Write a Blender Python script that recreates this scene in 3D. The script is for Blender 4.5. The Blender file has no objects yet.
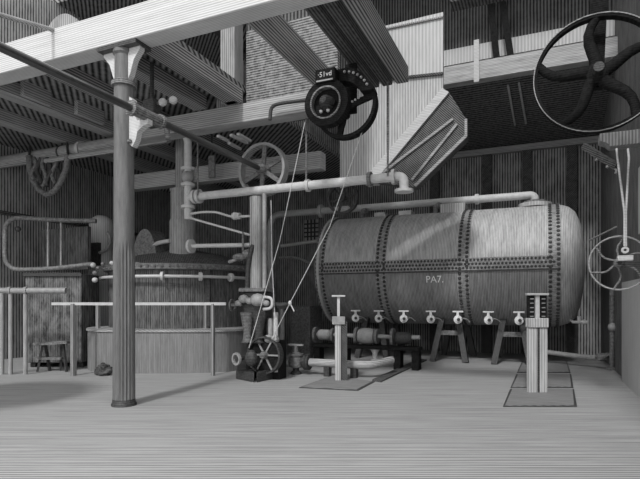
import bpy, bmesh, math, random
from mathutils import Vector, Matrix, noise
random.seed(7)
R = math.radians
PI = math.pi
S = bpy.context.scene
COL = S.collection

# ---------------------------------------------------------------- camera, sky, sun, exposure
FPX, EYE, HOR = 507.0, 1.6, 300.0
cam_data = bpy.data.cameras.new('camera')
cam_data.sensor_width = 36.0
cam_data.lens = 36.0 * FPX / 640.0
cam_data.shift_y = (HOR - 239.5) / 640.0
cam_data.clip_end = 200
cam = bpy.data.objects.new('camera', cam_data)
cam.location = (0, 0, EYE)
cam.rotation_euler = (R(90), 0, 0)
COL.objects.link(cam)
S.camera = cam

W = bpy.data.worlds.new('sky')
W.use_nodes = True
S.world = W
W.node_tree.nodes['Background'].inputs[0].default_value = (1, 1, 1, 1)
W.node_tree.nodes['Background'].inputs[1].default_value = 1.2

sun_data = bpy.data.lights.new('sun', 'SUN')
sun_data.energy = 2.0
sun_data.angle = R(7)
sun = bpy.data.objects.new('sun', sun_data)
sun.rotation_euler = (R(46), 0, R(-22))
COL.objects.link(sun)

S.view_settings.view_transform = 'Standard'
S.view_settings.look = 'None'
S.view_settings.exposure = 0.0
S.view_settings.gamma = 1.0

# ---------------------------------------------------------------- frames
# the building stands turned 23.5 degrees to the view; all meshes below are in building coordinates
YAW = R(-23.5)
CB, SB = math.cos(YAW), math.sin(YAW)
def to_world(p): return Vector((CB*p[0] - SB*p[1], SB*p[0] + CB*p[1], p[2]))
def to_build(p): return Vector((CB*p[0] + SB*p[1], -SB*p[0] + CB*p[1], p[2]))
def ad(u, v, d): return to_build(((u-320)/FPX*d, d, EYE + (HOR-v)/FPX*d))       # sight line at a distance
def at(u, v, yb):                                                               # sight line on a wall-parallel plane
    k = (u-320)/FPX
    return ad(u, v, yb/(CB - SB*k))
def fl(u, v, z=0.0): return ad(u, v, FPX*(EYE-z)/(v-HOR))                       # sight line on the floor
def wb(x, y, z): return to_build((x, y, z))

# ---------------------------------------------------------------- materials
def mat(name, lo, hi, period=0.07, axis='X', rough=0.75, line=0.5, nz=0.5, nscale=6.0, stretch=(1, 1, 1), metal=0.0, bump=0.25, spec=0.3):
    m = bpy.data.materials.new(name)
    m.use_nodes = True
    nt = m.node_tree
    N, L = nt.nodes, nt.links
    b = N['Principled BSDF']
    b.inputs['Roughness'].default_value = rough
    b.inputs['Metallic'].default_value = metal
    b.inputs['Specular IOR Level'].default_value = spec
    tc = N.new('ShaderNodeTexCoord')
    w = N.new('ShaderNodeTexWave')
    w.bands_direction = axis if axis in ('X', 'Y', 'Z') else 'DIAGONAL'
    w.inputs['Scale'].default_value = 0.31416 / period
    w.inputs['Distortion'].default_value = 0.6
    w.inputs['Detail'].default_value = 2
    w.inputs['Detail Scale'].default_value = 0.6
    if len(axis) == 2:                              # lines that run along the third axis, on every side of the piece
        wm = N.new('ShaderNodeMapping')
        wm.inputs['Scale'].default_value = [2.0 if a_ in axis else 0.0 for a_ in 'XYZ']
        L.new(tc.outputs['Object'], wm.inputs['Vector']); L.new(wm.outputs['Vector'], w.inputs['Vector'])
    else:
        L.new(tc.outputs['Object'], w.inputs['Vector'])
    mp = N.new('ShaderNodeMapping')
    mp.inputs['Scale'].default_value = stretch
    L.new(tc.outputs['Object'], mp.inputs['Vector'])
    n = N.new('ShaderNodeTexNoise')
    n.inputs['Scale'].default_value = nscale
    n.inputs['Detail'].default_value = 5
    n.inputs['Roughness'].default_value = 0.7
    L.new(mp.outputs['Vector'], n.inputs['Vector'])
    a = N.new('ShaderNodeMath'); a.operation = 'MULTIPLY_ADD'
    L.new(w.outputs['Fac'], a.inputs[0]); a.inputs[1].default_value = line; a.inputs[2].default_value = 0.5 - line*0.5
    s = N.new('ShaderNodeMath'); s.operation = 'SUBTRACT'
    L.new(n.outputs['Fac'], s.inputs[0]); s.inputs[1].default_value = 0.5
    c = N.new('ShaderNodeMath'); c.operation = 'MULTIPLY_ADD'; c.use_clamp = True
    L.new(s.outputs[0], c.inputs[0]); c.inputs[1].default_value = nz*2.2
    L.new(a.outputs[0], c.inputs[2])
    mx = N.new('ShaderNodeMix'); mx.data_type = 'RGBA'
    mx.inputs['A'].default_value = (lo, lo, lo, 1); mx.inputs['B'].default_value = (hi, hi, hi, 1)
    L.new(c.outputs[0], mx.inputs['Factor'])
    L.new(mx.outputs['Result'], b.inputs['Base Color'])
    if bump:
        bp = N.new('ShaderNodeBump')
        bp.inputs['Strength'].default_value = bump
        bp.inputs['Distance'].default_value = 0.01
        L.new(c.outputs[0], bp.inputs['Height'])
        L.new(bp.outputs['Normal'], b.inputs['Normal'])
    return m

FLOOR = mat('floorboards', .17, .54, .05, 'Y', .85, .9, .8, 3.0, (.22, 8, 1), bump=.1)
WALLB = mat('back_boards', .04, .46, .075, 'X', .9, .9, .7, 5, (1, 1, .35))
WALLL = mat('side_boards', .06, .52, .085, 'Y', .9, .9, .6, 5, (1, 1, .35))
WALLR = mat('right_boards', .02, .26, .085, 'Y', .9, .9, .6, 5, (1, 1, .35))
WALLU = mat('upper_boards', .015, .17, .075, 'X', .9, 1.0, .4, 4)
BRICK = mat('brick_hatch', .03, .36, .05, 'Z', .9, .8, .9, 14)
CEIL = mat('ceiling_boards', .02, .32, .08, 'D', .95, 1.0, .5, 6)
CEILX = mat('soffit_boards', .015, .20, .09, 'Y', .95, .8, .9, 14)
BEAM = mat('pale_timber', .34, .78, .033, 'YZ', .8, .55, .4, 3, (.3, 1, 6))
BEAMM = mat('mid_timber', .16, .54, .04, 'YZ', .85, .6, .6, 3, (.4, 1, 6))
JOIST = mat('joist_timber', .04, .46, .05, 'XZ', .9, .95, .4, 3, (2, .3, 2))
POSTM = mat('upright_timber', .12, .42, .045, 'XY', .9, .7, .6, 3, (3, 3, .5))
PLANK = mat('pale_planks', .26, .66, .06, 'XY', .85, .6, .6, 4, (5, 5, .4))
CASING = mat('casing_staves', .13, .32, .05, 'XY', .85, .35, .7, 5, (4, 4, .4))
IRON = mat('dark_iron', .008, .09, .03, 'Z', .55, .5, .9, 24, spec=.45)
SHAFTM = mat('polished_shaft', .01, .07, .02, 'Z', .28, .3, .5, 12, spec=.9)
IROND = mat('sooty_iron', .004, .03, .03, 'Z', .85, .4, .9, 24, spec=.1)
JOISTP = mat('pale_joist', .14, .56, .05, 'XZ', .85, .7, .5, 3, (3, .4, 3))
WEATHER = mat('weathered_timber', .20, .62, .035, 'YZ', .85, .5, .8, 3, (.5, 1, 5))
PALE = mat('pale_boards', .34, .70, .075, 'XY', .85, .5, .4, 4, (5, 5, .4))
IRONM = mat('worn_iron', .03, .30, .03, 'Z', .55, .5, .9, 18, spec=.45)
COLM = mat('cast_iron_column', .04, .24, .022, 'XY', .38, .6, .5, 5, (4, 4, .5), spec=.5)
LAG = mat('lagged_pipe', .16, .58, .03, 'Z', .6, .8, .6, 9, (.5, 3, 3), spec=.4)
PIPE = mat('pale_pipe', .36, .76, .022, 'Z', .5, .6, .4, 10, spec=.45)
PIPEM = mat('grey_pipe', .14, .50, .022, 'Z', .5, .7, .5, 10, spec=.45)
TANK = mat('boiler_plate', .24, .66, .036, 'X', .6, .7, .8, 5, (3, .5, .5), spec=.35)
TANKL = mat('lower_boiler_plate_shade', .11, .36, .036, 'X', .6, .8, .8, 5, (3, .5, .5), spec=.35)  # lower plate tone, with the tank's underside shade put into the colour
RIVET = mat('rivet_band', .12, .42, .04, 'Z', .55, .4, .9, 16, spec=.5)
BRASS = mat('bright_brass', .7, .92, .03, 'Z', .4, .2, .3, 10, spec=.6)
PAINT = mat('pale_paint', .8, .95, .05, 'Z', .8, .1, .2, 10)
ROPE = mat('rope_fibre', .45, .75, .03, 'Z', .9, .4, .3, 20)
FLAKE = mat('flaking_plate', .02, .26, .05, 'X', .8, .35, 1.2, 3.5, (2, 2, .8))
VATM = mat('vat_plate', .02, .20, .055, 'XY', .7, .7, 1.0, 6, (3, 3, .5))
STACKM = mat('stack_plate', .16, .52, .05, 'XY', .7, .6, .6, 6, (3, 3, .5))
HATCH = mat('chute_boards', .01, .20, .025, 'D', .9, 1.0, .4, 5)
DARKW = mat('sooty_timber', .015, .16, .05, 'XZ', .9, .8, .6, 10)
PLATE = mat('floor_hatch_boards', .12, .36, .06, 'Y', .85, .7, .5, 4, (.5, 3, 1))

# ---------------------------------------------------------------- mesh building
class MB:
    def __init__(s): s.bm = bmesh.new(); s.cut = None; s.m2 = None
    def second(s, m): s.cut = len(s.bm.faces); s.m2 = m; return s
    def _frame(s, ax):
        ax = Vector(ax).normalized()
        h = Vector((0, 0, 1)) if abs(ax.z) < .9 else Vector((1, 0, 0))
        e1 = h.cross(ax).normalized()
        return e1, ax.cross(e1).normalized(), ax
    def box(s, x0, x1, y0, y1, z0, z1):
        v = [s.bm.verts.new((x, y, z)) for x in (x0, x1) for y in (y0, y1) for z in (z0, z1)]
        for f in ((0,1,3,2), (4,6,7,5), (0,4,5,1), (2,3,7,6), (0,2,6,4), (1,5,7,3)):
            s.bm.faces.new([v[i] for i in f])
        return s
    def bar(s, p0, p1, w, h, up=(0, 0, 1)):
        p0, p1 = Vector(p0), Vector(p1)
        a = (p1-p0).normalized()
        up = Vector(up)
        e = a.cross(up)
        if e.length < 1e-4: e = a.cross(Vector((0, 1, 0)))
        e.normalize(); f = e.cross(a).normalized()
        v = [s.bm.verts.new(p + e*(i*w/2) + f*(j*h/2)) for p in (p0, p1) for i, j in ((-1,-1), (1,-1), (1,1), (-1,1))]
        for q in ((3,2,1,0), (4,5,6,7), (0,1,5,4), (1,2,6,5), (2,3,7,6), (3,0,4,7)):
            s.bm.faces.new([v[i] for i in q])
        return s
    def prism(s, pts, depth):                       # pts: outline corners in space; depth: extrusion vector
        d = Vector(depth)
        a = [s.bm.verts.new(p) for p in pts]
        b = [s.bm.verts.new(Vector(p)+d) for p in pts]
        s.bm.faces.new(a[::-1]); s.bm.faces.new(b)
        n = len(a)
        for i in range(n): s.bm.faces.new((a[i], a[(i+1) % n], b[(i+1) % n], b[i]))
        bmesh.ops.recalc_face_normals(s.bm, faces=s.bm.faces)
        return s
    def lathe(s, prof, o, ax=(0, 0, 1), seg=32, flute=None):
        e1, e2, a = s._frame(ax); o = Vector(o)
        rings = []
        for r, h in prof:
            if r < 1e-5: rings.append([s.bm.verts.new(o+a*h)])
            else:
                ring = []
                for i in range(seg):
                    t = 2*PI*i/seg
                    rr = r*(1 - flute[2]*(i % 2)) if flute and flute[0] <= h <= flute[1] else r
                    ring.append(s.bm.verts.new(o + a*h + (e1*math.cos(t)+e2*math.sin(t))*rr))
                rings.append(ring)
        for q, w in zip(rings, rings[1:]):
            for i in range(seg):
                j = (i+1) % seg
                if len(q) == 1 and len(w) == 1: continue
                if len(q) == 1: s.bm.faces.new((q[0], w[j], w[i])) if False else s.bm.faces.new((q[0], w[i], w[j]))
                elif len(w) == 1: s.bm.faces.new((q[j], q[i], w[0]))
                else: s.bm.faces.new((q[i], w[i], w[j], q[j]))
        for ring, flip in ((rings[0], 0), (rings[-1], 1)):
            if len(ring) > 1: s.bm.faces.new(ring[::-1] if flip else ring)
        bmesh.ops.recalc_face_normals(s.bm, faces=s.bm.faces)
        return s
    def cyl(s, p0, p1, r, r1=None, seg=20):
        p0, p1 = Vector(p0), Vector(p1)
        return s.lathe([(r, 0), (r if r1 is None else r1, (p1-p0).length)], p0, p1-p0, seg)
    def ring(s, o, ax, R0, r0, w, seg=40):          # a hoop of outer radius R0, inner r0, width w
        e1, e2, a = s._frame(ax); o = Vector(o)
        loops = []
        for r, h in ((R0, -w/2), (R0, w/2), (r0, w/2), (r0, -w/2)):
            loops.append([s.bm.verts.new(o+a*h+(e1*math.cos(2*PI*i/seg)+e2*math.sin(2*PI*i/seg))*r) for i in range(seg)])
        for k in range(4):
            q, t = loops[k], loops[(k+1) % 4]
            for i in range(seg): s.bm.faces.new((q[i], q[(i+1) % seg], t[(i+1) % seg], t[i]))
        bmesh.ops.recalc_face_normals(s.bm, faces=s.bm.faces)
        return s
    def ball(s, o, r, sub=2, sc=(1, 1, 1)):
        m = Matrix.Translation(Vector(o)) @ Matrix.Diagonal((r*sc[0], r*sc[1], r*sc[2], 1))
        bmesh.ops.create_icosphere(s.bm, subdivisions=sub, radius=1, matrix=m)
        return s
    def tube(s, pts, r, seg=14, closed=False):
        pts = [Vector(p) for p in pts]
        n = len(pts)
        def tan(i):
            if closed: return (pts[(i+1) % n]-pts[i-1]).normalized()
            return (pts[min(i+1, n-1)]-pts[max(i-1, 0)]).normalized()
        t0 = tan(0); e1 = s._frame(t0)[0]
        rings = []
        for i, p in enumerate(pts):
            t = tan(i)
            e1 = (e1 - t*e1.dot(t)).normalized(); e2 = t.cross(e1)
            rr = r[i] if isinstance(r, (list, tuple)) else r
            rings.append([s.bm.verts.new(p+(e1*math.cos(2*PI*k/seg)+e2*math.sin(2*PI*k/seg))*rr) for k in range(seg)])
        for i in range(n if closed else n-1):
            q, w = rings[i], rings[(i+1) % n]
            for k in range(seg): s.bm.faces.new((q[k], q[(k+1) % seg], w[(k+1) % seg], w[k]))
        if not closed: s.bm.faces.new(rings[0][::-1]); s.bm.faces.new(rings[-1])
        return s
    def rivet(s, p, nrm, r):
        e1, e2, a = s._frame(nrm); p = Vector(p)
        b = [s.bm.verts.new(p+(e1*math.cos(PI*k/3)+e2*math.sin(PI*k/3))*r) for k in range(6)]
        c = [s.bm.verts.new(p+a*r*.6+(e1*math.cos(PI*k/3)+e2*math.sin(PI*k/3))*r*.6) for k in range(6)]
        for k in range(6): s.bm.faces.new((b[k], b[(k+1) % 6], c[(k+1) % 6], c[k]))
        s.bm.faces.new(c)
        return s

def fillet(pts, rad, n=6):
    pts = [Vector(p) for p in pts]
    out = [pts[0]]
    for i in range(1, len(pts)-1):
        a, b, c = pts[i-1], pts[i], pts[i+1]
        u, v = (a-b), (c-b)
        r = min(rad, u.length*.49, v.length*.49)
        p, q = b+u.normalized()*r, b+v.normalized()*r
        for k in range(n+1):
            t = k/n
            out.append(p*(1-t)**2 + b*2*t*(1-t) + q*t*t)
    out.append(pts[-1])
    return out

ORG = {}
def _mesh(name, mb, m, P, bevel, world=False):
    bmesh.ops.translate(mb.bm, verts=mb.bm.verts, vec=-Vector(P))
    me = bpy.data.meshes.new(name)
    mb.bm.to_mesh(me); mb.bm.free()
    me.polygons.foreach_set('use_smooth', [True]*len(me.polygons))
    me.set_sharp_from_angle(angle=R(38))
    me.materials.append(m)
    if mb.cut is not None:
        me.materials.append(mb.m2)
        me.polygons.foreach_set('material_index', [0 if i < mb.cut else 1 for i in range(len(me.polygons))])
    o = bpy.data.objects.new(name, me)
    COL.objects.link(o)
    if bevel:
        md = o.modifiers.new('bevel', 'BEVEL'); md.width = bevel; md.segments = 2; md.limit_method = 'ANGLE'
    return o
def _place(o, P):
    o.location = to_world(P); o.rotation_euler = (0, 0, YAW); ORG[o.name] = Vector(P)
def tag(o, label, cat, group=None):
    o['label'] = label; o['category'] = cat
    if group: o['group'] = group
def thing(name, label, cat, P, group=None):
    o = bpy.data.objects.new(name, None); COL.objects.link(o)
    o.empty_display_size = .1
    _place(o, P); tag(o, label, cat, group)
    return o
def root_of(o):
    while o.parent: o = o.parent
    return o
def part(name, mb, m, parent, bevel=0, label=None):
    o = _mesh(name, mb, m, ORG[root_of(parent).name], bevel)
    o.parent = parent
    if label: o['label'] = label
    return o
def solo(name, mb, m, P, label, cat, bevel=0, group=None):
    o = _mesh(name, mb, m, P, bevel)
    _place(o, P); tag(o, label, cat, group)
    return o
def struct(name, mb, m, bevel=0):
    o = _mesh(name, mb, m, (0, 0, 0), bevel)
    _place(o, (0, 0, 0)); o['kind'] = 'structure'
    return o
def dup(root, P):
    r = root.copy(); COL.objects.link(r); _place(r, P)
    for ch in root.children:
        c = ch.copy(); COL.objects.link(c); c.parent = r
        for g in ch.children:
            d = g.copy(); COL.objects.link(d); d.parent = c
    return r

XL, XR, YBK, ZT = -13.3, 1.55, 16.2, 10.5

# ================================================================ the setting
fo = _mesh('floor', MB().box(-17, 15, -3, 24, -.12, 0), FLOOR, (0, 0, 0), 0); fo['kind'] = 'structure'
struct('wall_back', MB().box(XL, XR, YBK, YBK+.2, 0, ZT), WALLB)
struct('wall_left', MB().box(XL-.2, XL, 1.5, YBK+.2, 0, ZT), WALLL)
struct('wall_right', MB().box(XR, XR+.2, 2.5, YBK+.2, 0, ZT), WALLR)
struct('ceiling', MB().box(XL-.2, XR+.2, 10.8, YBK+.2, ZT, ZT+.15), CEIL)
struct('ceiling_loft', MB().box(XL, -5.45, 6.1, YBK, 5.78, 5.9), CEIL)
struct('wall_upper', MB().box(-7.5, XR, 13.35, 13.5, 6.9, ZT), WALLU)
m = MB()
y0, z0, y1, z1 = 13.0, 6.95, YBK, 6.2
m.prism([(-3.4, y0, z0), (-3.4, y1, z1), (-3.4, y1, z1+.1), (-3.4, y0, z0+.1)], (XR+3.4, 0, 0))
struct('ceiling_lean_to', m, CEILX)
struct('trim_1', MB().box(-5.2, XR, YBK-.16, YBK, 6.0, 6.18), BEAMM)                    # ledge along the back wall
struct('trim_2', MB().box(-4.2, XR, 13.25, 13.35, 7.62, 8.02), PALE)                   # pale strip under the upper boards
m = MB()
for u in (487, 527, 572, 435):
    p = at(u, 300, YBK-.08); m.box(p.x-.13, p.x+.13, YBK-.16, YBK, 0, 6.0)
struct('trim_3', m, DARKW)                                                              # uprights on the back wall
struct('wall_partition', MB().box(-5.42, -3.45, 8.75, 8.88, 5.52, 7.0), BRICK)
struct('wall_partition_upper', MB().box(-5.42, -3.45, 8.75, 8.88, 7.0, ZT), WALLU)
struct('trim_4', MB().box(XR-.06, XR, 8.6, 11.7, 0, 1.95), PALE)                      # paler planking low on the right wall
struct('trim_5', MB().box(XR-.05, XR, 8.6, 9.9, 2.7, 3.8), PALE)
struct('trim_6', MB().box(XL, XL+.06, 6, YBK, 3.9, 4.0), DARKW)

# ================================================================ timbers
def timber(name, x0, x1, y0, y1, z0, z1, m, label, cat='beam', group=None):
    return solo(name, MB().box(x0, x1, y0, y1, z0, z1), m, ((x0+x1)/2, (y0+y1)/2, z0), label, cat, .015, group)
timber('timber_beam', XL, 1.0, 5.72, 6.06, 5.44, 5.93, BEAM, 'massive pale timber beam crossing the top left on the iron column')
timber('timber_beam', at(127, 130, 8.6).x, -3.35, 8.6, 8.95, 5.12, 5.5, BEAMM, 'grey timber beam under the joists, behind the column and above the spoked pulley')
timber('timber_beam', at(127, 180, 10.15).x, -4.4, 10.15, 10.45, 4.48, 4.86, BEAMM, 'lower timber beam behind the spoked pulley, beneath the grey joist beam')
timber('timber_beam', -3.6, XR, 12.72, 13.0, 6.92, 7.36, WEATHER, 'weathered timber beam running behind the big dark wheel at upper right')
timber('timber_post', -6.06, -5.72, 8.62, 8.95, 5.5, 5.78, POSTM, 'short grey block on the joist beam at the loft edge', 'post')
p = at(231, 100, 8.55)
timber('timber_post', p.x-.17, p.x+.17, 8.42, 8.74, 5.5, ZT, POSTM, 'square timber post rising from the grey beam before the hatched brick partition', 'post')
for i, (x0, x1, lab) in enumerate([(-11.1, -10.78, 'leftmost pale joist under the loft by the left wall'),
        (-9.55, -9.2, 'second joist from the left wall, above the big left pipe'),
        (-7.9, -7.66, 'thin loft joist half hidden behind the iron column'),
        (-6.55, -6.25, 'loft joist just right of the iron column'),
        (-5.75, -5.4, 'wide striped joist at the right edge of the loft')]):
    timber('joist', x0, x1, 6.08, 15.9 if i < 3 else 8.58, 5.5, 5.78, JOIST if i > 1 else JOISTP, lab, 'joist', 'loft joists')
    if i == 0: pass
timber('joist', -3.86, -3.55, 6.08, 8.74, 5.56, 5.86, JOIST, 'single striped joist slanting down toward the dark belt pulley', 'joist')
for k, (x0, x1) in enumerate([(-2.95, -2.75), (-2.68, -2.5), (-2.42, -2.2)]):
    timber('joist', x0, x1, 6.08, 9.1, 5.56, 5.85, DARKW if k < 2 else JOIST,
           ['left dark joist of the trio', 'middle dark joist of the trio', 'right striped joist of the trio'][k] + ' left of the pale plank panel', 'joist', 'trio of joists')
for (u0, v0, u1, v1, lab) in [(22, 90, 50, 101, 'pale bridging board above the left pipe, nearer the frame edge'), (76, 109, 108, 119, 'pale bridging board above the left pipe, nearer the column')]:
    a = ad(u0, v0, FPX*4.0/(HOR-v0)); b = ad(u1, v1, FPX*4.0/(HOR-v1))
    m = MB(); m.box(a.x-.05, a.x+.05, a.y, b.y, 5.5, 5.78)
    solo('bridging_board', m, JOISTP, (a.x, (a.y+b.y)/2, 5.5), lab, 'board')

# ================================================================ iron column with capital and shaft hanger
cp = wb((124-320)/FPX*7.72, 7.72, 0)
c = thing('iron_column', 'tall round cast iron column with flared capital under the pale beam', 'column', cp)
part('base', MB().lathe([(.185, 0), (.185, .03), (.17, .05), (.165, .1)], cp), IRON, c)
part('shaft', MB().lathe([(.165, .08), (.165, .2), (.158, 2.3), (.15, 2.5), (.146, 4.82)], cp, seg=40, flute=(.1, 2.35, .14)), COLM, c)
part('collar', MB().lathe([(.15, 4.82), (.185, 4.84), (.185, 4.9), (.15, 4.93)], cp), IRONM, c)
part('neck', MB().lathe([(.135, 4.92), (.135, 5.3), (.16, 5.33), (.16, 5.38)], cp), COLM, c)
m = MB().box(cp.x-.38, cp.x+.38, cp.y-.16, cp.y+.16, 5.38, 5.44)
part('cap_plate', m, IRON, c)
for s in (-1, 1):
    pr = [(.13, 4.93), (.17, 5.0), (.24, 5.2), (.36, 5.34), (.36, 5.38), (.13, 5.38)]
    m = MB().prism([(cp.x+s*a, cp.y-.05, b) for a, b in pr], (0, .1, 0))
    part('bracket', m, PIPE, c)
SHX, SHZ = -5.38, 4.35
hp = Vector((cp.x, cp.y-.05, 4.1))
m = MB().prism([(cp.x+.14, cp.y-.04, 3.95), (cp.x+.2, cp.y-.04, 3.9), (cp.x+.27, cp.y-.04, 4.0), (cp.x+.3, cp.y-.04, 4.12), (cp.x+.42, cp.y-.04, 4.19),
                (cp.x+.5, cp.y-.04, 4.2), (cp.x+.5, cp.y-.04, 4.28), (cp.x+.3, cp.y-.04, 4.28), (cp.x+.22, cp.y-.04, 4.4), (cp.x+.2, cp.y-.04, 4.62), (cp.x+.14, cp.y-.04, 4.66)], (0, .1, 0))
part('shaft_hanger', m, PIPE, c, label='pale bracket arm carrying the line shaft')
for z in (3.98, 4.55): part('bolt', MB().ball((cp.x+.17, cp.y-.06, z), .04, 1), IRONM, c)

# overhead shaft with spoked pulley
def wheel(t, o, Rr, rim, w, hub, ns, sw, mats, curve=0.0, rimname='rim', ph=0.0, spoke_t=None, parent=None):
    ro, rs, rh = mats
    par = parent or t
    part(rimname, MB().ring(o, (0, 1, 0), Rr, Rr-rim, w, 48), ro, par)
    part('hub', MB().lathe([(hub*.7, -w*.8), (hub, -w*.5), (hub, w*.5), (hub*.7, w*.8)], o, (0, 1, 0), 24), rh, par)
    for k in range(ns):
        a = ph + 2*PI*k/ns
        pts = []
        for i in range(7):
            f = i/6; r = hub*.8 + (Rr-rim*.6-hub*.8)*f
            b = a + curve*math.sin(PI*f)
            pts.append(Vector(o)+Vector((math.cos(b)*r, 0, math.sin(b)*r)))
        m = MB().tube(pts, [sw*(1-.35*i/6) for i in range(7)], 10)
        part('spoke', m, rs, par)
t = thing('line_shaft', 'long dark overhead line shaft ending in a six spoke pulley', 'line shaft', (SHX, 6.5, SHZ))
part('shaft', MB().tube([(SHX, 2.2, SHZ), (SHX, 9.62, SHZ)], .052, 18), SHAFTM, t)
pc = Vector((SHX, 9.36, SHZ))
part('pulley', MB().ring(pc, (0, 1, 0), .56, .5, .2, 56), PIPEM, t)
pu = t.children[-1]
part('hub', MB().lathe([(.07, -.2), (.11, -.14), (.11, .14), (.07, .2)], pc, (0, 1, 0), 24), IRONM, pu)
for k in range(6):
    a = R(25)+k*PI/3
    d = Vector((math.cos(a), 0, math.sin(a)))
    part('spoke', MB().bar(pc+d*.08, pc+d*.52, .09, .05, (0, 1, 0)), IRONM, pu)
m = MB().cyl((SHX, cp.y-.3, SHZ), (SHX, cp.y+.28, SHZ), .085)
m.ring((SHX, cp.y-.3, SHZ), (0, 1, 0), .11, .05, .05); m.ring((SHX, cp.y+.3, SHZ), (0, 1, 0), .11, .05, .05)
part('bearing', m, IRONM, t)
# gearbox of levers behind the bearing
q = ad(152, 112, 8.6)
t = thing('belt_shifter', 'dark lever gear hanging under the loft right of the column', 'lever gear', q)
part('body', MB().box(q.x-.12, q.x+.12, q.y-.1, q.y+.1, q.z-.25, q.z+.2), IRON, t, .02)
part('top_rod', MB().tube([(q.x-.35, q.y, q.z+.12), (q.x+.5, q.y, q.z+.12)], .03), IRONM, t)
part('hanger', MB().tube([(q.x, q.y, q.z+.2), (q.x, q.y, 5.62)], .035), IRON, t)
for s in (-.28, .28, .5):
    part('knob', MB().ball((q.x+s, q.y-.06, q.z+.1), .07), PIPE, t)
part('lower_arm', MB().tube(fillet([(q.x, q.y, q.z-.2), (q.x+.3, q.y, q.z-.22), (q.x+.34, q.y, q.z-.5)], .12), .045), IRONM, t)

# ================================================================ left high pipes
def flange(m, p, ax, r, w=.06, seg=24):
    ax = Vector(ax).normalized()
    m.cyl(Vector(p)-ax*w/2, Vector(p)+ax*w/2, r, seg=seg)
YP = 9.0
pj = at(188, 133, YP)
lz = 5.26
t = thing('steam_main', 'thick high pipe running from the left wall and turning down beside the vat stack', 'pipe', (pj.x, YP, 3.3))
pts = fillet([(XL, YP, lz), (pj.x, YP, lz), (pj.x, YP, 3.42), (pj.x+.08, YP-.02, 3.32)], .3)
pts = [(XL, YP, lz), (pj.x-.55, YP, lz)]
part('thick_pipe', MB().tube(pts, .16, 20), LAG, t)
part('down_pipe', MB().tube(fillet([(pj.x-.55, YP, lz), (pj.x, YP, lz), (pj.x, YP, 3.36)], .28, 8), .085, 18), PIPE, t)
for v in (169, 185, 207):
    m = MB(); flange(m, (pj.x, YP, at(188, v, YP).z), (0, 0, 1), .15); part('flange', m, PIPE, t)
pf = at(82, 144, YP)
m = MB(); flange(m, (pf.x, YP, lz), (1, 0, 0), .2, .09); part('flange', m, PIPE, t)
part('valve_body', MB().ball((pj.x, YP, at(188, 177, YP).z), .14, 2, (1, 1, 1.1)), PIPEM, t)
a, b = at(44, 158, YP-.25), at(118, 146, YP-.25)
part('side_pipe', MB().tube([(a.x, YP-.2, lz-.22), (b.x, YP-.2, lz-.22)], .06), LAG, t)
m = MB(); ph = at(62, 144, YP); m.tube([(ph.x, YP, lz+.1), (ph.x, YP, 5.8)], .02); m.ring((ph.x, YP, lz), (1, 0, 0), .17, .14, .05)
part('hanger', m, IRON, t)
# thin drain pipes from the foot of the down pipe
t = thing('drain_pipe', 'thin bent pipe with a round valve, from the down pipe to the pump', 'pipe', at(215, 212, YP))
pts = [at(189, 214, YP), at(203, 212, YP), at(216, 212, YP), at(232, 217, YP), at(252, 216, YP)]
part('tube', MB().tube(fillet(pts, .1), .025), PIPE, t)
v_ = at(235, 216, YP)
part('valve', MB().ball(v_, .085, 2), PIPE, t)
m = MB(); flange(m, at(239, 216, YP), (1, 0, 0), .07, .05); part('flange', m, PIPE, t)
m = MB().tube(fillet([at(188, 210, YP), at(190, 218, YP), at(250, 235, YP)], .12), .025)
solo('drain_pipe', m, PIPE, at(220, 227, YP), 'thin slanting pipe below the round valve, from the down pipe', 'pipe')

# main pipe across the middle
z0 = 3.84
xl, xr = at(197, 195, YP).x, at(404, 178, YP).x
t = thing('main_pipe', 'long pale horizontal pipe in mid picture with an elbow at its right end', 'pipe', ((xl+xr)/2, YP, z0))
pts = fillet([(pj.x, YP, z0), (xr, YP, z0), (xr, YP, z0-.26)], .24, 8)
part('tube', MB().tube(pts, .085, 20), PIPE, t)
for u in (195, 199, 370, 394):
    m = MB(); flange(m, (at(u, 190, YP).x, YP, z0), (1, 0, 0), .15 if u < 205 else .14, .06); part('flange', m, IRONM if u == 370 else PIPE, t)
m = MB(); flange(m, (xr, YP, z0-.27), (0, 0, 1), .17, .05); part('flange', m, PIPE, t)
for u, vt in ((200, 80), (308, 62), (389, 66)):
    x = at(u, 190, YP).x
    ztop = {200: 5.52, 308: 5.6, 389: at(389, vt, YP).z}[u]
    part('hanger_rod', MB().tube([(x, YP-.08, z0), (x, YP-.08, ztop)], .018), IRONM, t)
m = MB()
for u in (308,): m.ring((at(u, 186, YP).x, YP, z0), (1, 0, 0), .12, .085, .07)
part('clamp', m, PIPE, t)
# small square-ended bar above: short pipe bends on the partition
t = thing('wall_conduit', 'thin dark conduit bent down before the grey beam left of the belt pulley', 'pipe', at(290, 103, 8.5))
part('tube', MB().tube(fillet([at(315, 99, 8.45), at(282, 103, 8.45), at(271, 106, 8.45), at(270, 120, 8.45)], .12), .035), IRON, t)

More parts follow.
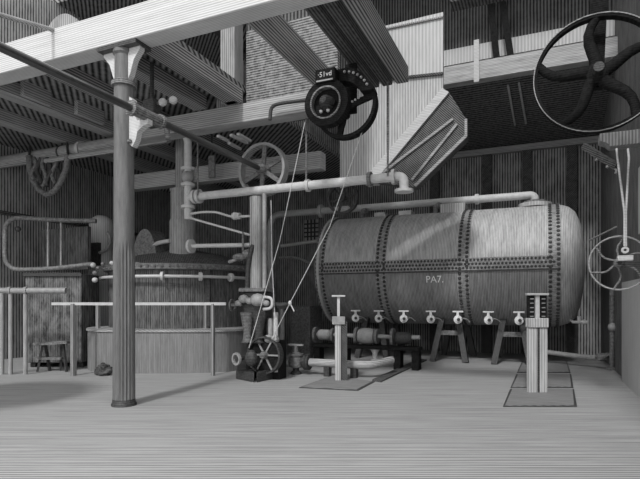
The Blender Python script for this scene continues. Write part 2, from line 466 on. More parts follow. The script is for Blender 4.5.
# ================================================================ dark belt pulley in the middle
q = at(342, 105, 7.6)
t = thing('belt_pulley', 'black double pulley with pale marks on its hub plate, hung before the pale planks', 'pulley', q)
c = q+Vector((-.19, -.14, 0))
part('rim', MB().ring(c, (0, 1, 0), .37, .25, .16, 56), IROND, t)
part('inner_ring', MB().ring(c+Vector((0, -.06, -.01)), (0, 1, 0), .26, .235, .1, 48), IRONM, t)
part('web', MB().cyl(c+Vector((0, .02, 0)), c+Vector((0, .07, 0)), .3, seg=48), IROND, t)
part('hub', MB().lathe([(.05, -.2), (.1, -.12), (.12, 0)], c, (0, 1, 0)), IRON, t)
for dx in (-.09, .03): part('nut', MB().ball(c+Vector((dx, -.06, -.13)), .032, 1), PIPE, t)
part('rear_rim', MB().ring(q+Vector((.03, .12, 0)), (0, 1, 0), .52, .465, .15, 60), IROND, t)
for k in range(3):
    a = R(15-120*k); d_ = Vector((math.cos(a), 0, math.sin(a)))
    part('arm', MB().bar(q+Vector((.03, .12, 0))+d_*.05, q+Vector((.03, .12, 0))+d_*.48, .09, .06, (0, 1, 0)), IROND, t)
hood = [(math.cos(R(a))*r_, math.sin(R(a))*r_) for r_, aa in ((.56, range(15, 141, 9)), (.36, range(140, 14, -9))) for a in aa]
part('hood', MB().prism([q+Vector((.0+a, -.06, b)) for a, b in hood], (0, .24, 0)), IROND, t)
part('name_plate', MB().box(q.x-.36, q.x-.02, q.y-.26, q.y-.06, q.z+.3, q.z+.52), IROND, t, .02)
part('plate_ledge', MB().box(q.x-.33, q.x-.05, q.y-.28, q.y-.26, q.z+.31, q.z+.335), PIPEM, t)
for k in range(7):
    a = R(28+9*k); part('bolt', MB().ball(q+Vector((math.cos(a)*.5, -.07, math.sin(a)*.5)), .026, 1), PIPEM, t)
for k in range(3): part('bolt', MB().ball(q+Vector((.2+.05*k, -.07, .0+.02*k)), .022, 1), PIPEM, t)
part('spindle', MB().cyl(q+Vector((-.1, -.2, 0)), q+Vector((-.1, .5, 0)), .06), IROND, t)
part('hanger', MB().bar(q+Vector((0, .42, 0)), (q.x, q.y+.42, 5.56), .2, .06, (0, 1, 0)), IROND, t)

def lettering(body, size, extr):
    cu = bpy.data.curves.new('lettering', 'FONT'); cu.body = body; cu.size = size; cu.extrude = extr; cu.align_x = 'CENTER'; cu.align_y = 'CENTER'
    o = bpy.data.objects.new('lettering', cu); COL.objects.link(o)
    me = bpy.data.meshes.new_from_object(o.evaluated_get(bpy.context.evaluated_depsgraph_get()))
    bpy.data.objects.remove(o)
    bm = bmesh.new(); bm.from_mesh(me); bpy.data.meshes.remove(me); bpy.data.curves.remove(cu)
    m = MB(); m.bm.free(); m.bm = bm
    return m
m = lettering('\u00b751vd', .11, .006)
for v in m.bm.verts: v.co = Vector((q.x-.19+v.co.x, q.y-.262-v.co.z, q.z+.42+v.co.y))
part('plate_marks', m, PIPE, t)

# ================================================================ pale plank panel and chute
YC = 10.9
m2_ = MB().prism([at(u, v, YC) for u, v in ((340, 87), (443, 73), (443, 92), (366, 180), (340, 188))], (0, .08, 0))
m = MB().prism([at(u, v, YC) for u, v in ((371, 82.6), (376, 28), (443, 12), (443, 73))], (0, .09, 0))
panel = thing('plank_panel', 'large pale panel of upright planks above the pipes in the picture centre', 'wood panel', at(392, 180, YC))
part('upper_planks', m, PALE, panel)
part('lower_planks', m2_, PLANK, panel)
m = MB().bar(at(370, 81, YC-.03), at(443, 73.5, YC-.03), .05, .05); part('batten', m, DARKW, panel)
m = MB().bar(at(376, 31, YC-.02), at(443, 17, YC-.02), .04, .03); part('top_batten', m, POSTM, panel)
YD = 10.55
t = thing('chute', 'slanting boarded chute with dark striped side and pale edge board', 'chute', at(415, 180, YD))
m = MB().prism([at(u, v, YD) for u, v in ((449, 92), (466, 119), (466, 137), (415, 187), (372, 181))], (0, .34, 0))
part('side', m, HATCH, t)
m = MB().prism([at(u, v, YD-.06) for u, v in ((442, 88), (449, 92), (374, 182), (361, 182))], (0, .4, 0))
part('edge_board', m, BEAM, t)
for a, b, w in (((453, 119), (381, 174), .05), ((457, 124), (412, 180), .05), ((466, 136), (415, 186), .06), ((466, 119), (466, 137), .05)):
    part('batten', MB().bar(at(*a, YD-.02), at(*b, YD-.02), w, .05, (0, 1, 0)), BEAMM, t)

# ================================================================ upper right
pz = Vector(ad(597, 74, 6.9))
t = thing('flywheel', 'huge dark spoked wheel in the upper right corner', 'wheel', pz)
wheel(t, pz, .80, .05, .12, .14, 5, .085, (IROND, IROND, IROND), .22, ph=R(18))
part('edge_band', MB().ring(pz+Vector((0, -.065, 0)), (0, 1, 0), .80, .788, .012, 56), PIPEM, t, label='thin bright rim edge')  # paler ring along the front of the dark rim
part('axle', MB().cyl(pz+Vector((0, -.25, 0)), pz+Vector((0, .55, 0)), .065), IRON, t)
part('hanger', MB().prism([pz+Vector((a, .22, b)) for a, b in ((-.08, -.1), (.1, -.1), (.14, .9), (.3, 2.6), (-.1, 2.6), (-.06, .9))], (0, .12, 0)), IROND, t)
timber('timber_beam', pz.x-2.0, XR+.2, pz.y+.2, pz.y+.5, pz.z+1.55, pz.z+1.95, DARKW, 'sooty timber beam above the huge dark wheel')
for (u0, v0, u1, v1, lab) in ((489, -8, 497, 55, 'left dark hanging strap above the weathered beam'), (501, -8, 511, 55, 'right dark hanging strap above the weathered beam')):
    a, b = at(u0, v0, 12.9), at(u1, v1, 12.9)
    b.z = 7.36; f = (a-b)/(a.z-b.z); a = b+f*(ZT-b.z)
    solo('hanging_strap', MB().bar(b, a, .15, .05, (0, 1, 0)), IROND, b, lab, 'strap', 0, 'dark straps on the weathered beam')
a, b = at(476.5, 82, 12.68), at(476.5, 40, 12.68)
solo('batten', MB().box(a.x-.06, a.x+.06, 12.66, 12.72, a.z, b.z), BEAM, a, 'short pale upright batten on the weathered beam right of the plank panel', 'board')
for u, lab in ((508, 'left'), (519, 'right')):
    a, b = at(u, 90, 13.2), at(u+7, 122, 15.0)
    a.z = z0_ = 6.95-.75*(a.y-13)/3.2-.04; b.z = 6.95-.75*(b.y-13)/3.2-.04
    solo('soffit_rail', MB().bar(a, b, .05, .05), BEAMM, a, lab + ' thin rail of the pair on the dark sloping soffit', 'rail', 0, 'rails on the soffit')

# small wheel on the right with strap
ws = ad(619, 263, 7.6)
t = thing('handwheel', 'thin rimmed wheel with curved spokes near the right wall', 'wheel', ws)
part('rim', MB().tube([ws+Vector((math.cos(2*PI*i/56)*.40, 0, math.sin(2*PI*i/56)*.40)) for i in range(56)], .014, 10, True), PIPEM, t)
part('hub', MB().lathe([(.05, -.07), (.075, -.04), (.075, .04), (.05, .07)], ws, (0, 1, 0), 20), IRONM, t)
for k in range(6):
    a = R(20)+k*PI/3
    pts = [ws+Vector((math.cos(a+.55*math.sin(PI*f)*(1-f))*(.05+.36*f), 0, math.sin(a+.55*math.sin(PI*f)*(1-f))*(.05+.36*f))) for f in (0, .2, .4, .6, .8, 1)]
    part('spoke', MB().tube(pts, .016, 8), IRONM, t)
part('axle', MB().cyl(ws+Vector((0, -.08, 0)), ws+Vector((0, .5, 0)), .03), IRON, t)
wx = ws+Vector((0, .5, 0))
part('wall_arm', MB().bar(wx, (XR, wx.y, wx.z), .08, .1), IRON, t)
# bracket beam and forked hanger
bx = ad(604, 140, 8.0)
p1, p2 = ad(600, 133, 8.0), ad(608, 147, 8.0)
m = MB().prism([(p1.x, bx.y, p1.z), (p1.x, bx.y, p1.z-.12), (p2.x-.02, bx.y, p2.z+.06), (p2.x+.03, bx.y, p2.z), (XR, bx.y, p2.z), (XR, bx.y, p1.z)], (0, .28, 0))
solo('bracket_beam', m, POSTM, (XR-.2, bx.y, p2.z), 'short pale timber bracket jutting from the right wall above the forked hanger', 'beam', .01)
t = thing('forked_hanger', 'pale forked rod hanging over the small wheel with a block at its foot', 'hanger', ad(625, 260, 7.4))
d = 7.4
for u in (617.5, 629):
    part('fork_arm', MB().tube(fillet([ad(u, 147, d)+Vector((0, .1, 0)), ad(u, 158, d), ad(624.5 if u < 620 else 626, 212, d), ad(624.5 if u < 620 else 626, 246, d)], .05), .016, 10), PIPE, t)
part('eye', MB().ring(ad(625, 250, d), (0, 1, 0), .05, .02, .03, 20), PIPE, t)
e = ad(625, 258, d)
part('block', MB().box(e.x-.1, e.x+.1, e.y-.05, e.y+.05, e.z-.04, e.z+.035), PIPE, t, .006)
a, b = ad(584, 146, 12.2), ad(617, 167, 11.2)
m = MB().bar(a, b, .1, .14)
t = thing('shelf_rail', 'slanting peg rail high on the right wall corner', 'rail', a)
part('rail', m, DARKW, t); part('lip', MB().bar(a+Vector((0, -.05, -.09)), b+Vector((0, -.05, -.09)), .03, .03), BEAMM, t)
for f in (.4, .72, .97):
    part('peg', MB().ball(a.lerp(b, f)+Vector((0, -.06, -.15)), .045, 1), PIPEM, t)

# ================================================================ the big riveted tank
TY, TZ, TR = 14.19, 2.47, 1.53
def tx(u): return at(u, 210, TY).x
X0, X1 = tx(338), tx(556)
def cylp(x, ang, r=TR): return Vector((x, TY-math.cos(ang)*r, TZ+math.sin(ang)*r)), Vector((0, -math.cos(ang), math.sin(ang)))
t = thing('boiler_tank', 'huge horizontal riveted boiler tank lying across the right half', 'tank', ((X0+X1)/2, TY, 0))
XA = (1, 0, 0)
part('shell', MB().lathe([(TR, X0), (TR, X1)], (0, TY, TZ), XA, 72), TANK, t)
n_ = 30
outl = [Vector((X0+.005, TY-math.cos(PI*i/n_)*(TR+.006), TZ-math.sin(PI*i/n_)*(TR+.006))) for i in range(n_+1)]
part('lower_plates_shaded', MB().prism(outl, (X1-X0-.01, 0, 0)), TANKL, t, label='lower shell plates, darkened with painted underside shade')
part('end_cap', MB().lathe([(TR, 0), (TR*.985, .14), (TR*.95, .28), (TR*.87, .42), (TR*.7, .53), (TR*.4, .61), (0, .64)], (X1, TY, TZ), XA, 72), TANK, t)
part('end_cap', MB().lathe([(TR, 0), (TR*.97, .1), (TR*.85, .2), (TR*.5, .3), (0, .33)], (X0, TY, TZ), (-1, 0, 0), 72), TANK, t)
for x in (X0+.06, tx(396), tx(471), X1-.07):
    w = .28
    m = MB().ring((x, TY, TZ), XA, TR+.014, TR-.01, w, 72).second(IRON)
    for sgn in (-1, 1):
        for k in range(84):
            p, n = cylp(x+sgn*w*.3, 2*PI*(k+.5*(sgn > 0))/84, TR+.014); m.rivet(p, n, .045)
    part('rivet_band', m, RIVET, t)
m = MB().prism([(X0, TY-TR-.012, TZ-.15), (X0, TY-TR-.016, TZ+.15), (X0, TY-TR+.03, TZ+.15), (X0, TY-TR+.03, TZ-.15)], (X1-X0, 0, 0)).second(IRON)
nn = int((X1-X0)/.085)
for row in (-.095, 0, .095):
    for k in range(nn):
        m.rivet((X0+.04+(k+.5*(row == 0))*.085, TY-TR-.014, TZ+row), (0, -1, 0), .034)
part('seam_band', m, RIVET, t)
m = MB().box(X0, X1, TY-TR-.03, TY-TR+.02, TZ-.185, TZ-.15); part('seam_edge', m, IRON, t)
part('top_edge', MB().ring((X0+.02, TY, TZ), XA, TR+.06, TR-.01, .07, 72), PIPE, t, label='bright flange at the left end')
# lettering on the lower plate
m = lettering('PA7.', .235, .004)
xc = at(435, 290, 12.75).x
for v in m.bm.verts:
    ang = math.asin(-.36/TR)*1.0 + v.co.y/TR*1.05
    p, n = cylp(xc+v.co.x, ang, TR+.006+v.co.z); v.co = p
part('painted_lettering', m, PAINT, t, label='pale painted letters PA7')
# seven taps
for u in (355.5, 378.5, 403.5, 430.5, 457.5, 488, 518.5):
    ang = -math.asin((TZ-1.12)/TR)
    yb = TY-math.cos(ang)*TR
    x = at(u, 320, yb-.4).x
    p = Vector((x, yb-.40, 1.11))
    fd = to_build((0, -1, 0))
    m = MB().cyl((x, yb+.06, 1.11), p, .045).lathe([(.105, 0), (.105, .04), (.07, .045), (.065, .075), (0, .08)], p, fd, 22)
    m.lathe([(.05, .06), (.035, .12), (.03, .19)], p+fd*.02, (0, 0, 1), 14)
    tp = part('tap', m, BRASS, t)
    e_ = p+fd*.02
    part('handle', MB().bar(e_+to_build((-.13, 0, .2)), e_+to_build((.13, 0, .2)), .04, .04), BRASS, tp)
    part('spout', MB().tube(fillet([e_+to_build((.06, 0, .02)), e_+to_build((.2, -.02, .03)), e_+to_build((.3, -.03, -.07))], .1), .02, 10), IRONM, tp)
    part('bolt_head', MB().cyl(p+fd*.07, p+fd*.1, .04, seg=12), IRON, tp)
# cradle legs
for u in (449, 512, 372):
    x = at(u, 340, 13.3).x
    for s in (-1, 1):
        m = MB().bar((x+s*.42, 13.3, 0), (x+s*.2, 13.55, 1.18), .14, .2, (0, 1, 0)); part('leg', m, IRON, t)
        m = MB().bar((x+s*.42, 15.0, 0), (x+s*.2, 14.85, 1.15), .14, .2, (0, 1, 0)); part('leg', m, IRON, t)
    part('cross_brace', MB().bar((x-.3, 13.42, .75), (x+.3, 13.42, .75), .08, .12), IRONM, t)
# things on top
a, b = at(443, 208, TY), at(467, 208, TY)
part('manhole_box', MB().box(a.x, b.x, TY-.45, TY+.45, TZ+TR-.08, TZ+TR+.17), PLANK, t, .01)
for u, w in ((382, .16), (407, .18)):
    x = tx(u); part('top_plate', MB().box(x-w, x+w, TY-.25, TY+.25, TZ+TR-.02, TZ+TR+.1), PIPE, t, .01)
for u in (364, 437):
    x = tx(u)
    m = MB().cyl((x, TY-.2, TZ+TR-.03), (x, TY-.2, TZ+TR+.16), .07).ball((x+.08, TY-.2, TZ+TR+.17), .1)
    part('top_valve', m, IRONM, t)
x = tx(583)
m = MB().tube([(X1+.5, TY-.8, 1.42), (X1+.5, TY-.95, 1.42)], .05)
a = ad(573, 322, 12.2); b = ad(588, 322, 12.0)
part('end_tap', MB().tube([a+Vector((-.25, .35, .25)), a, b], .035).cyl(a.lerp(b, .4), a.lerp(b, .4)+Vector((0, 0, .14)), .04).ball(a.lerp(b, .75), .06), PIPE, t)
# feed pipe along the top
pl, pr_ = at(270, 217, TY), at(535, 199, TY)
fz = 4.31
t = thing('feed_pipe', 'long curved pale pipe above the tank, flanged onto its right end', 'pipe', (pr_.x, TY, TZ+TR))
pts = fillet([(pl.x, TY, 0), (pl.x, TY, fz), (pr_.x, TY, fz), (pr_.x, TY, TZ+TR+.02)], .42, 10)
part('tube', MB().tube(pts, .10, 20), PIPE, t)
for u in (321, 477):
    m = MB(); flange(m, (at(u, 205, TY).x, TY, fz), XA, .2 if u < 330 else .14, .1); part('flange', m, PIPE, t)
m = MB(); flange(m, (pr_.x, TY, TZ+TR+.12), (0, 0, 1), .27, .07); part('flange', m, IRONM, t)
m = MB(); flange(m, (pr_.x, TY, TZ+TR+.03), (0, 0, 1), .4, .1); part('seat_plate', m, TANK, t)

# ================================================================ the vat on the left
VX, VY = -3.56, 13.2
vc = wb(VX, VY, 0)
t = thing('vat', 'big round vat with bolted rim standing in a low boarded casing', 'vat', vc)
def superell(a, b, z, n=3.4, seg=64):
    out = []
    for i in range(seg):
        q_ = 2*PI*i/seg; c_, s_ = math.cos(q_), math.sin(q_)
        out.append(wb(VX+a*math.copysign(abs(c_)**(2/n), c_), VY+b*math.copysign(abs(s_)**(2/n), s_), z))
    return out
m = MB().prism(superell(2.0, 2.15, 0), (0, 0, .93)); part('casing', m, CASING, t)
m = MB()
for a, b in ((0, 1),):
    m.prism(superell(2.03, 2.18, .9), (0, 0, .05))
part('casing_rim', m, BEAMM, t)
part('wall', MB().lathe([(1.8, .9), (1.8, 2.3)], vc, seg=64), VATM, t)
m = MB().lathe([(1.8, 2.28), (1.92, 2.3), (1.92, 2.42), (1.8, 2.44)], vc, seg=64)
for k in range(72):
    a = 2*PI*k/72; m.ball(vc+Vector((math.cos(a)*1.93, math.sin(a)*1.93, 2.36)), .034, 1)
part('bolted_rim', m, IRONM, t)
part('lid', MB().lathe([(1.8, 2.43), (1.2, 2.7), (.5, 2.86), (0, 2.88)], vc, seg=48), VATM, t)
part('strap', MB().bar(wb(VX+1.0, VY-1.6, 1.0), wb(VX+1.0, VY-1.6, 2.3), .12, .05), IRON, t)
# chimney stack on the vat
sp = ad(182.5, 262, 12.3)
sp.z = 2.6
part('stack', MB().lathe([(.31, 0), (.31, .9), (.28, .95), (.28, 1.62), (.295, 1.63), (.295, 1.67), (.17, 1.7), (.17, 2.87)], sp, seg=32), STACKM, t, label='tall stepped pale stack rising through the loft')
cw = ad(145, 262, 12.3)
m = MB().prism([(cw.x+math.cos(a)*.36-.02, cw.y, 2.55+max(0, math.sin(a))*.78) for a in [PI*k/14 for k in range(15)]], (0, .5, 0))
part('cowl', m, IRONM, t)
a = ad(158, 243, 12.2)
part('cowl_pipe', MB().tube(fillet([a+Vector((-.12, 0, -.05)), a, a+Vector((.35, 0, .04))], .1), .05), PIPE, t)
# ring pipe around the vat with flanges
def ring_pts(r, z, a0, a1, n=28): return [wb(VX+math.cos(R(a0+(a1-a0)*i/n))*r, VY+math.sin(R(a0+(a1-a0)*i/n))*r, z) for i in range(n+1)]
m = MB().tube(ring_pts(1.98, 2.13, 188, 332), .035, 12)
rp = part('ring_pipe', m, PIPE, t)
for ang in (272, 296, 318):
    p = wb(VX+math.cos(R(ang))*1.98, VY+math.sin(R(ang))*1.98, 2.13)
    ax = to_build((-math.sin(R(ang)), math.cos(R(ang)), 0))
    m = MB(); flange(m, p, ax, .1, .06); part('flange', m, PIPE, rp)
for k, (u, v, r_) in enumerate([(93, 265, .1), (103, 264, .07), (112, 263, .08), (138, 264, .1), (143, 265, .07), (95, 273, .09), (95, 280, .1), (98, 268, .07)]):
    part('rim_valve', MB().ball(ad(u, v, 11.45 if u > 96 else 11.9), r_*.7, 2, (1, 1, .9)), PIPE if k % 2 == 0 else IRONM, t)
# railing before the vat
rz = 1.52
dR = 10.72
t = thing('vat_railing', 'pale hand rail on posts in front of the round vat', 'railing', wb((140-320)/FPX*dR, dR, 0))
a, b = wb((52-320)/FPX*dR, dR, rz), wb((226-320)/FPX*dR, dR, rz)
part('top_rail', MB().bar(a, b, .05, .06), PIPE, t)
for u, w in ((73.5, .09), (213, .07)):
    x = (u-320)/FPX*dR
    part('post', MB().bar(wb(x, dR, 0), wb(x, dR, rz), w, w), POSTM, t)
part('rear_rail', MB().bar(wb(-5.2, 11.62, 1.5), wb(-2.5, 11.62, 1.5), .04, .05), PIPEM, t)
for u in (98, 143, 206):
    x = (u-320)/FPX*11.6
    part('short_post', MB().bar(wb(x, 11.6, .95), wb(x, 11.6, 1.5), .07, .07), POSTM, t)
# tall pale domed drum behind vat, left
p = ad(101.5, 240, 13.6); p.z = 0
t = thing('domed_drum', 'pale upright drum with a domed top behind the left side of the vat', 'drum', p)
part('body', MB().lathe([(.31, 0), (.31, 3.6), (.26, 3.76), (.14, 3.85), (0, 3.87)], p, seg=32), PALE, t)
m = MB().tube(fillet([ad(107, 232, 13.2), ad(111, 240, 13.2), ad(107, 250, 13.2), ad(99, 253, 13.2)], .2), .04); part('curved_handle', m, PIPEM, t)
part('dark_slot', MB().box(p.x-.02, p.x+.22, p.y-.33, p.y-.1, 2.5, 3.1), IRON, t)

# ================================================================ far left clutter
m = MB().tube(fillet([ad(96, 221, 11.9), ad(56, 220, 11.9), ad(5, 217, 11.9), ad(5, 270, 11.9), ad(52, 269, 11.9), ad(92, 264, 11.9)], .38, 8), .055)
t = thing('pipe_loop', 'big rounded loop of pipe beside the left wall', 'pipe', ad(50, 269, 11.9))
part('tube', m, IRONM, t)
part('wall_plate', MB().box(ad(12, 230, 12.3).x, ad(85, 230, 12.3).x, ad(50, 0, 12.4).y+.35, ad(50, 0, 12.4).y+.45, 2.35, 3.4), VATM, t)
part('knob', MB().ball(ad(18, 229, 12.0), .07), IRON, t)
for u in (48, 61):
    part('strut', MB().tube([ad(u, 219, 11.95), ad(u, 269, 11.95)], .025), PIPEM, t)
p = wb(-6.15, 12.4, 0)
m = MB().prism([wb(x, y, .12) for x, y in ((-6.95, 11.95), (-5.62, 11.95), (-5.62, 12.9), (-6.95, 12.9))], (0, 0, 2.1))
t = thing('iron_cistern', 'dark square iron cistern with flaking plates at far left', 'cistern', p)
part('body', m, FLAKE, t, .02)
for x in (-6.85, -5.72):
    part('foot', MB().prism([wb(x-.06, 12.1, 0), wb(x+.06, 12.1, 0), wb(x+.06, 12.7, 0), wb(x-.06, 12.7, 0)], (0, 0, .12)), IRON, t)
m = MB().bar(wb(-6.98, 11.93, 2.2), wb(-5.6, 11.93, 2.2), .06, .08); part('lip', m, IRON, t)
d = 10.9
t = thing('pipe_railing', 'low thick pipe rail on thin pale posts at the far left edge', 'railing', wb(-6.2, d, 0))
part('rail', MB().tube([wb(-7.6, d, 1.8), wb((66-320)/FPX*d, d, 1.8)], .065), PIPEM, t)
for u in (2, 10.5, 25.5):
    x = (u-320)/FPX*d
    part('post', MB().tube([wb(x, d, 0), wb(x, d, 1.78)], .045), STACKM, t)
for u in (10, 26):
    m = MB(); flange(m, wb((u-320)/FPX*d, d, 1.8), (CB, -SB, 0), .085, .06); part('coupling', m, PIPEM, t)
p = wb(-5.95, 11.35, 0)
t = thing('stool', 'small dark stool with crossed legs behind the far left rail', 'stool', p)
part('seat', MB().bar(wb(-6.35, 11.35, .62), wb(-5.6, 11.35, .66), .3, .06), IRONM, t)
part('shelf', MB().bar(wb(-6.35, 11.35, .3), wb(-5.75, 11.35, .3), .24, .05), IRONM, t)
for x0, x1 in ((-6.3, -6.2), (-5.65, -5.75), (-6.1, -6.15), (-5.85, -5.8)):
    part('leg', MB().bar(wb(x0, 11.3 if x0 in (-6.3, -5.65) else 11.45, 0), wb(x1, 11.35, .62), .05, .05), IRON, t)
# hose hanging from the high pipe
HD = 8.78
t = thing('hanging_hose', 'hose hanging in a U loop below the high left pipe', 'hose', at(46, 158, HD))
m = MB().tube([at(u, v, HD) for u, v in ((29, 156), (30, 168), (33, 180), (39, 190), (47, 195), (55, 191), (61, 182), (66, 170), (68, 155))], .075)
part('outer_loop', m, IRONM, t)
for k in range(6):
    pts = [at(34+k*5+math.sin(i*1.1+k*1.7)*2.2, 158+i*(3.2+1.6*math.sin(PI*(k+.5)/6)), HD-.05+.03*k) for i in range(7)]
    part('inner_strand', MB().tube(pts, .05), IRON if k % 2 else IRONM, t)
part('tie', MB().tube([at(29, 156, HD), at(30, 146, YP-.12)], .03).tube([at(68, 155, HD), at(67, 143, YP-.12)], .03), IRON, t)
# small disc above the pale beam
q = ad(64, 38, 8.6)
t = thing('loft_pulley', 'pale half hidden pulley disc showing above the big timber beam', 'pulley', q)
part('disc', MB().cyl(q+Vector((0, -.05, -.02)), q+Vector((0, .05, -.02)), .40, seg=40), POSTM, t)
part('axle', MB().cyl(q+Vector((0, -.1, -.02)), q+Vector((0, .3, -.02)), .05), IRON, t)
part('pedestal', MB().box(q.x-.1, q.x+.1, q.y+.1, q.y+.25, 5.9, q.z+.05), IRON, t)
a, b = ad(-3, 14, 7.2), ad(41, 38, 7.9)
b.y = 5.8; b.z = 5.93
solo('tie_rod', MB().tube([a, b], .035), PIPEM, b, 'thin rod slanting down onto the big timber beam at top left', 'rod')
for k, (x0, lab) in enumerate(((-12+2.4, 'upper roof joist nearest the left wall'), (-8.2, 'second upper roof joist from the left wall'), (-6.8, 'third upper roof joist from the left wall'))):
    timber('roof_joist', x0, x0+.22, 10.9, 16, ZT-.35, ZT, DARKW, lab, 'joist', 'roof joists')
# rag heap
p = fl(104, 375)
m = MB().ball(p+Vector((0, 0, .1)), .21, 4, (1, .6, .66))
for v in m.bm.verts:
    n = noise.noise(v.co*9)*.09+noise.noise(v.co*22)*.035
    v.co += (v.co-(p+Vector((0, 0, .1)))).normalized()*n
    v.co.z = max(v.co.z, .0)
solo('rag_heap', m, IRON, p, 'dark crumpled heap on the floor by the casing left of the column', 'heap')

# ================================================================ pump column in the middle
px, py = at(256, 300, YP).x, YP
def pz_(v): return at(256, v, YP).z
t = thing('pump_stand', 'upright pump with twin pipes, flanges and valves between vat and tank', 'pump', (px, py, 0))
part('riser', MB().lathe([(.13, pz_(290)), (.13, pz_(197))], (px, py, 0), seg=24), STACKM, t)
x2 = at(272, 300, YP).x
part('bent_pipe', MB().tube(fillet([(px-.12, py-.14, pz_(291)), (px-.1, py-.14, pz_(265)), (px-.03, py-.15, pz_(252)), (px-.01, py-.1, pz_(246))], .2), .05), IRON, t)
part('side_riser', MB().tube([(px+.2, py, pz_(291)), (px+.2, py, pz_(190))], .045), PIPEM, t)
part('flange_plate', MB().box(px-.28, px+.32, py-.22, py+.2, pz_(292), pz_(288)), IRONM, t, .01)
m = MB()
part('valve_chest', MB().box(px-.22, px+.3, py-.16, py+.16, pz_(318), pz_(292)), IRON, t, .03)
for dx, v, r_ in ((-.28, 303, .07), (-.16, 299, .1), (-.02, 301, .08), (.17, 300, .15), (.36, 303, .07)):
    part('valve', MB().ball((px+dx, py-.22, pz_(v)), r_, 2, (1.1, .9, .9)), PIPEM, t)
part('valve_wheel', MB().ring((px-.42, py-.22, pz_(305)), (1, 0, 0), .13, .1, .03, 24).cyl((px-.45, py-.22, pz_(305)), (px-.2, py-.22, pz_(305)), .03), IRONM, t)
part('valve_loop', MB().tube(fillet([(px+.3, py-.22, pz_(309)), (px+.5, py-.22, pz_(308)), (px+.5, py-.22, pz_(298)), (px+.32, py-.22, pz_(297))], .1), .03), PIPE, t)
for dx, r_ in ((-.14, .15), (.14, .15)):
    part('cup', MB().lathe([(r_, pz_(312)), (r_*.95, pz_(315)), (.08, pz_(332)), (.1, pz_(341)), (.14, pz_(342))], (px+dx, py-.1, 0), (0, 0, 1), 20), IRONM if dx < 0 else IRON, t)
part('lower_pipe', MB().tube([(px+.34, py, pz_(318)), (px+.34, py, .15)], .055), PIPEM, t)
part('lower_pipe', MB().tube([(px+.46, py, pz_(312)), (px+.46, py, .15)], .05), PIPE, t)
part('pedestal', MB().box(px-.2, px+.55, py+.0, py+.3, 0, pz_(340)), IROND, t, .02)
for s in (-.05, .1): part('union', MB().ball((px+.4+s, py-.1, pz_(338)), .09), PIPEM, t)

# valve group left of riser
q = at(243, 236, YP-.1)
t = thing('stop_valve', 'small upright valve with a cross handle left of the pump riser', 'valve', at(243, 255, YP-.1))
part('spindle', MB().cyl(at(235+8, 257, YP-.1), at(236+7, 232, YP-.1), .022), IRONM, t)
part('body', MB().ball(at(240, 257, YP-.1), .13, 2, (1.4, .8, .6)).ball(at(247, 254, YP-.1), .1), IRONM, t)
part('arm', MB().tube([at(229, 262, YP-.1), at(240, 258, YP-.1), at(249, 250, YP-.1)], .035), PIPEM, t)
m = MB()
t = thing('cross_pipe', 'pale level pipe with a round flange between vat stack and pump', 'pipe', at(220, 246, YP))
part('tube', MB().tube([at(190, 246, YP), at(250, 245, YP)], .045), PIPE, t)
m = MB(); flange(m, at(191, 246, YP), XA, .15, .06); part('flange', m, PIPE, t)
t = thing('hanging_tag_plate', 'small grey upright plate hung under the grey beam left of the pulley', 'plate', at(212, 175, 9.8))
part('plate', MB().bar(at(212, 178, 9.9), at(212, 156, 9.9), .17, .05, (0, 1, 0)), IRONM, t)
part('rod', MB().tube([at(212, 156, 9.9), (at(212, 156, 9.9).x, 9.9, 5.78)], .015), IRON, t)

# ================================================================ engine with belt wheel on the floor
e0 = fl(262, 378)
t = thing('belt_engine', 'squat black engine on a plinth with a spoked belt wheel, at the pump foot', 'engine', e0)
f1, f2, f3 = fl(236, 379), fl(254, 382.5), fl(283, 377)
m = MB().prism([f1, f2, fl(258, 371), fl(240, 369)], (0, 0, .19)); part('plinth', m, IRON, t, .015)
m = MB().prism([f2+Vector((.06, 0, 0)), f3, fl(281, 368), fl(259, 371)+Vector((.05, 0, 0))], (0, 0, .19)); part('plinth', m, IRON, t, .015)
wc = ad(265, 356, 10.15)
wc.z = .50
m = MB().prism([wc+Vector((a, .05, b)) for a, b in ((-.5, -.34), (.1, -.34), (.06, .05), (-.06, .2), (-.3, .25), (-.42, .1))], (0, .4, 0)); part('frame', m, IROND, t, .02)
part('belt_wheel', MB().ring(wc, (0, 1, 0), .38, .34, .16, 48), IRON, t)
bw = t.children[-1]
part('hub', MB().lathe([(.06, -.12), (.08, -.06), (.08, .1)], wc, (0, 1, 0)), IRONM, bw)
part('web', MB().cyl(wc+Vector((0, .0, 0)), wc+Vector((0, .04, 0)), .345, seg=40), IROND, bw)
for k in range(6):
    a = R(0)+k*PI/3; d_ = Vector((math.cos(a), 0, math.sin(a)))
    part('spoke', MB().bar(wc+d_*.05, wc+d_*.33, .03, .06, (0, 1, 0)), PIPEM, bw)
hw = ad(236.5, 359, 9.95)
part('crank_ring', MB().ring(hw, (0.35, 1, 0), .125, .085, .05, 28), PIPEM, t)
part('crank_shaft', MB().cyl(hw, hw+Vector((.12, .5, 0)), .04), IRON, t)
part('gear_case', MB().ball(ad(251, 358, 9.9), .14, 2, (1, .7, 1.2)), IRON, t)
